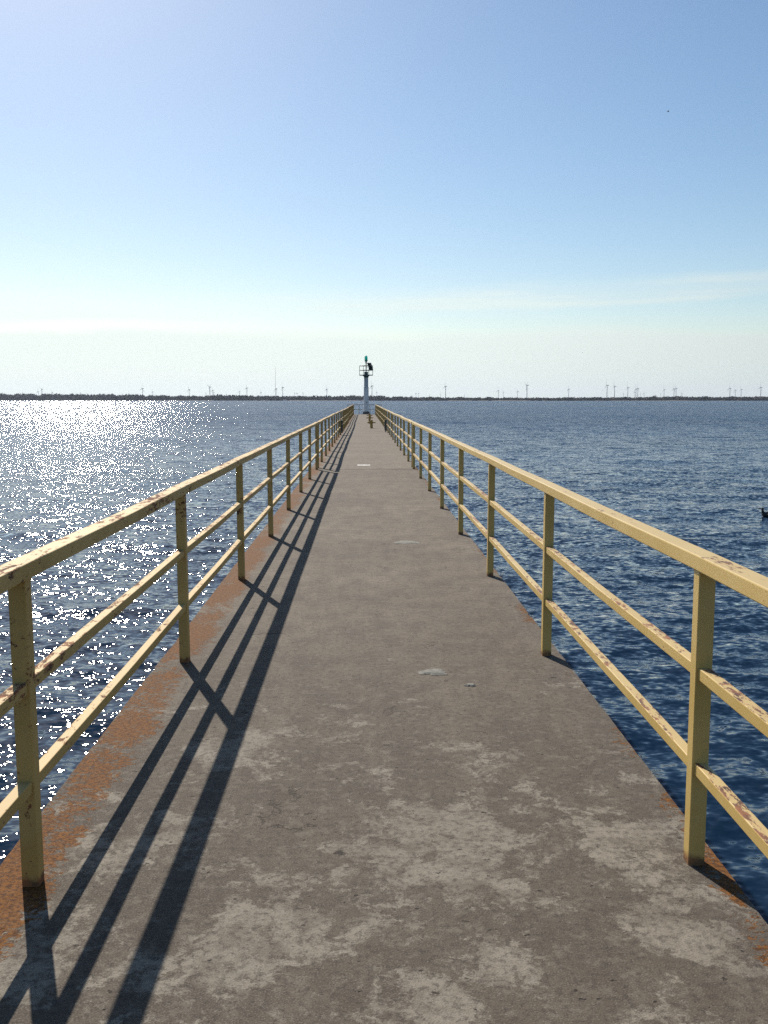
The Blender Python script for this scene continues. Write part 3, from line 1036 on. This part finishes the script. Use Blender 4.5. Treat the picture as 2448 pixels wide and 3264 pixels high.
# radio mast
d = ray(877.3, 1171)
s_ = 4300 / d.y
mp = Vector((0, 0, CAM_Z)) + d * s_
r_ = empty('radio_mast', (mp.x, mp.y, 2.0))
tag(r_, 'thin tall radio mast on the far shore, higher than every wind turbine', 'radio mast')
H_ = mp.z - 2.0
mb = MB()
for i in range(3):
    an = R(120 * i)
    mb.tube((0.8 * math.cos(an), 0.8 * math.sin(an), -2), (0.5 * math.cos(an), 0.5 * math.sin(an), H_), 0.20, 5)
for z_ in np.arange(0, H_, 3.0):
    for i in range(3):
        a1, a2 = R(120 * i), R(120 * (i + 1))
        mb.tube((0.7 * math.cos(a1), 0.7 * math.sin(a1), z_), (0.7 * math.cos(a2), 0.7 * math.sin(a2), z_ + 3.0), 0.09, 4)
mb.build('lattice', M['mast'], r_)
MB().tube((0, 0, H_), (0, 0, H_ + 6), 0.12, 6).build('aerial', M['mast'], r_)


# houses and barns on the far shore
def house(px, wpx, hpx, wall, label, cat='house', near=8, base=None, group=None):
    d = ray(px, 1276)
    an = math.atan2(d.x, d.y)
    y_ = shore_y(math.tan(an) * 3000) + near
    x_ = math.tan(an) * y_
    z_ = WATER + 0.6 if base is None else base
    wd, hh = wpx * y_ / 3000, hpx * y_ / 3000
    r = empty('shore_house' if cat == 'house' else 'barn', (x_, y_, z_), -an)
    tag(r, label, cat, group)
    MB().box((-wd / 2, 0, -0.5), (wd / 2, wd * 0.6, hh * 0.62)).build('wall', wall, r)
    e = 0.3
    a, b, t = hh * 0.621, wd * 0.6, hh
    vs = [(-wd / 2 - e, -e, a), (wd / 2 + e, -e, a), (wd / 2 + e, b + e, a), (-wd / 2 - e, b + e, a), (-wd / 2 - e, b / 2, t), (wd / 2 + e, b / 2, t)]
    MB().add(vs, [(3, 2, 1, 0), (0, 1, 5, 4), (2, 3, 4, 5), (1, 2, 5), (3, 0, 4)]).build('roof', M['roof'], r)


house(172, 5, 4.5, M['house'], 'white house by the water on the left far shore, near the turbine cluster', near=6)
house(552, 4.5, 4.0, M['house'], 'white house by the water on the far shore left of the lone middling turbine', near=6)
house(908, 10, 3.0, M['house'], 'long low pale house at the waterline right of the radio mast', near=6)
house(1458, 12, 8, M['barn'], 'dark barn on the far shore just right of the first tall turbine past the tower', 'barn', 70)
house(1501, 10, 9, M['barn'], 'tall dark barn, middle of three on the far shore', 'barn', 70)
house(1525, 11, 8.5, M['barn'], 'dark barn, rightmost of three on the far shore', 'barn', 70)

# small boat glinting at the left, red buoy by the tower
p = on_plane(517, 1278.2, WATER)
r_ = empty('motor_boat', (p.x, p.y, WATER), 0.4)
tag(r_, 'small white boat at the far waterline on the left', 'boat')
vs = [(-3, -1, 0.9), (1.2, -1, 1.0), (3.2, 0, 1.2), (1.2, 1, 1.0), (-3, 1, 0.9), (-2.8, -.8, -0.3), (1, -.7, -0.3), (2.4, 0, -0.3), (1, .7, -0.3), (-2.8, .8, -0.3)]
MB().add(vs, [(0, 1, 2, 3, 4), (9, 8, 7, 6, 5), (0, 5, 6, 1), (1, 6, 7, 2), (2, 7, 8, 3), (3, 8, 9, 4), (4, 9, 5, 0)]).build('hull', M['house'], r_)
MB().box((-1.2, -0.7, 0.95), (0.8, 0.7, 2.0), 0.08).build('cabin', M['house'], r_)
p = on_plane(1217, 1279.5, WATER)
r_ = empty('channel_buoy', (p.x, p.y, WATER))
tag(r_, 'small red buoy floating by the far shore right of the light tower', 'buoy')
MB().lathe([(0.9, -0.4), (1.0, 0.0), (1.0, 0.5), (0.8, 0.7)], 14).build('float', M['buoy'], r_, 40)
MB().lathe([(0.55, 0.7), (0.25, 2.6), (0.1, 3.0)], 10).build('topmark', M['buoy'], r_, 40)


# ------------------------------------------------------------------ birds
def skin_body(name, chain, mat, parent, branches=(), sub=2):
    """continuous body grown round a joint chain: [(x, y, z, r)...]"""
    verts, edges, rad = [], [], []
    for i, (x_, y_, z_, r) in enumerate(chain):
        verts.append((x_, y_, z_))
        rad.append(r)
        if i:
            edges.append((i - 1, i))
    for root, br in branches:
        last = root
        for (x_, y_, z_, r) in br:
            verts.append((x_, y_, z_))
            rad.append(r)
            edges.append((last, len(verts) - 1))
            last = len(verts) - 1
    me = bpy.data.meshes.new(name)
    me.from_pydata(verts, edges, [])
    o = bpy.data.objects.new(name, me)
    COL.objects.link(o)
    sk = o.modifiers.new('skin', 'SKIN')
    for v, r in zip(me.skin_vertices[0].data, rad):
        v.radius = r if isinstance(r, tuple) else (r, r)
    me.skin_vertices[0].data[0].use_root = True
    sb = o.modifiers.new('sub', 'SUBSURF')
    sb.levels = sb.render_levels = sub
    sk.use_smooth_shade = True
    dg = bpy.context.evaluated_depsgraph_get()
    m2 = bpy.data.meshes.new_from_object(o.evaluated_get(dg))
    o.modifiers.clear()
    o.data = m2
    m2.name = name
    m2.materials.clear()
    m2.materials.append(mat)
    o.parent = parent
    return o


p = on_plane(2438, 1647, WATER)
dk = empty('duck', (p.x + 0.09, p.y, WATER), R(8))
tag(dk, 'dark brown duck swimming left at the right frame edge', 'duck')
# body, neck and head in one surface, facing -x
skin_body('body', [(0.24, 0, 0.085, (0.02, 0.03)), (0.14, 0, 0.06, (0.07, 0.08)), (0.0, 0, 0.05, (0.095, 0.105)), (-0.12, 0, 0.055, (0.075, 0.085)),
                   (-0.165, 0, 0.11, (0.042, 0.042)), (-0.165, 0, 0.17, (0.030, 0.030)), (-0.17, 0, 0.215, (0.036, 0.036)), (-0.205, 0, 0.222, (0.024, 0.026))],
          M['duck_dark'], dk)
MB().box((-0.285, -0.018, 0.205), (-0.21, 0.018, 0.222), 0.006).build('bill', M['bill'], dk)
for sgn in (-1, 1):
    vs = [(-0.10, 0.088 * sgn, 0.07), (0.0, 0.104 * sgn, 0.115), (0.16, 0.075 * sgn, 0.12), (0.27, 0.02 * sgn, 0.115), (0.13, 0.092 * sgn, 0.055), (-0.02, 0.108 * sgn, 0.04)]
    vs2 = [(x_, y_ + 0.012 * sgn, z_) for x_, y_, z_ in vs]
    n = len(vs)
    MB().add(vs + vs2, [tuple(range(n)), tuple(range(n, 2 * n))[::-1]] + [(i, (i + 1) % n, n + (i + 1) % n, n + i) for i in range(n)]).build('wing', M['duck_brown'], dk)


def gull(px, py, dist, rz, span, label, bank):
    d = ray(px, py)
    p = Vector((0, 0, CAM_Z)) + d * (dist / d.length)
    r = empty('gull', p, rz)
    r.rotation_euler = (R(bank), R(6), rz)
    tag(r, label, 'bird', 'birds flying over the lake')
    s = span
    skin_body('body', [(0.22 * s, 0, 0.0, 0.012 * s), (0.12 * s, 0, 0, 0.035 * s), (-0.02 * s, 0, 0, 0.055 * s), (-0.13 * s, 0, 0.01 * s, 0.04 * s), (-0.19 * s, 0, 0.02 * s, 0.03 * s), (-0.24 * s, 0, 0.01 * s, 0.008 * s)],
              M['bird_dark'], r, sub=1)
    for sgn, up_ in ((-1, 0.16), (1, 0.16)):
        prof = [(0.0, -0.06, 0.08, 0.01), (0.18, -0.09, 0.06, up_), (0.36, -0.05, 0.06, up_ * 1.15), (0.52, 0.05, 0.07, up_ * 0.95)]
        vs, fs = [], []
        for yy, xa, xb, zz in prof:
            for dz in (0.0, 0.012):
                vs += [(xa * s, yy * s * sgn, (zz + dz) * s), (xb * s, yy * s * sgn, (zz + dz) * s)]
        for i in range(3):
            a, b = i * 4, i * 4 + 4
            fs += [(a, a + 1, b + 1, b), (a + 2, b + 2, b + 3, a + 3), (a, b, b + 2, a + 2), (a + 1, a + 3, b + 3, b + 1)]
        fs += [(0, 2, 3, 1), (12, 13, 15, 14)]
        MB().add(vs, fs).build('wing', M['bird_white'] if sgn < 0 else M['bird_dark'], r)


gull(2130, 356, 150, R(-15), 0.85, 'gull flying high in the blue sky on the right', 25)
gull(1857, 1124, 210, R(10), 0.42, 'distant bird flying low over the far shore, right of the light tower', 0)

# ------------------------------------------------------------------ summer-thin haze over the lake
hz = MB().box((-16000, -200, -8), (16000, 16500, 215)).build('haze', None)
hm = bpy.data.materials.new('thin_air')
hm.use_nodes = True
hn = NT(hm.node_tree)
pv = hn.n('ShaderNodeVolumePrincipled')
hn.put(pv.inputs['Color'], (0.74, 0.83, 1.0))
pv.inputs['Density'].default_value = 3.2e-5
pv.inputs['Anisotropy'].default_value = 0.3
ho = hn.n('ShaderNodeOutputMaterial')
hn.t.links.new(pv.outputs[0], ho.inputs['Volume'])
hz.data.materials.append(hm)
tag(hz, 'thin pale haze over the lake', 'haze', kind='stuff')
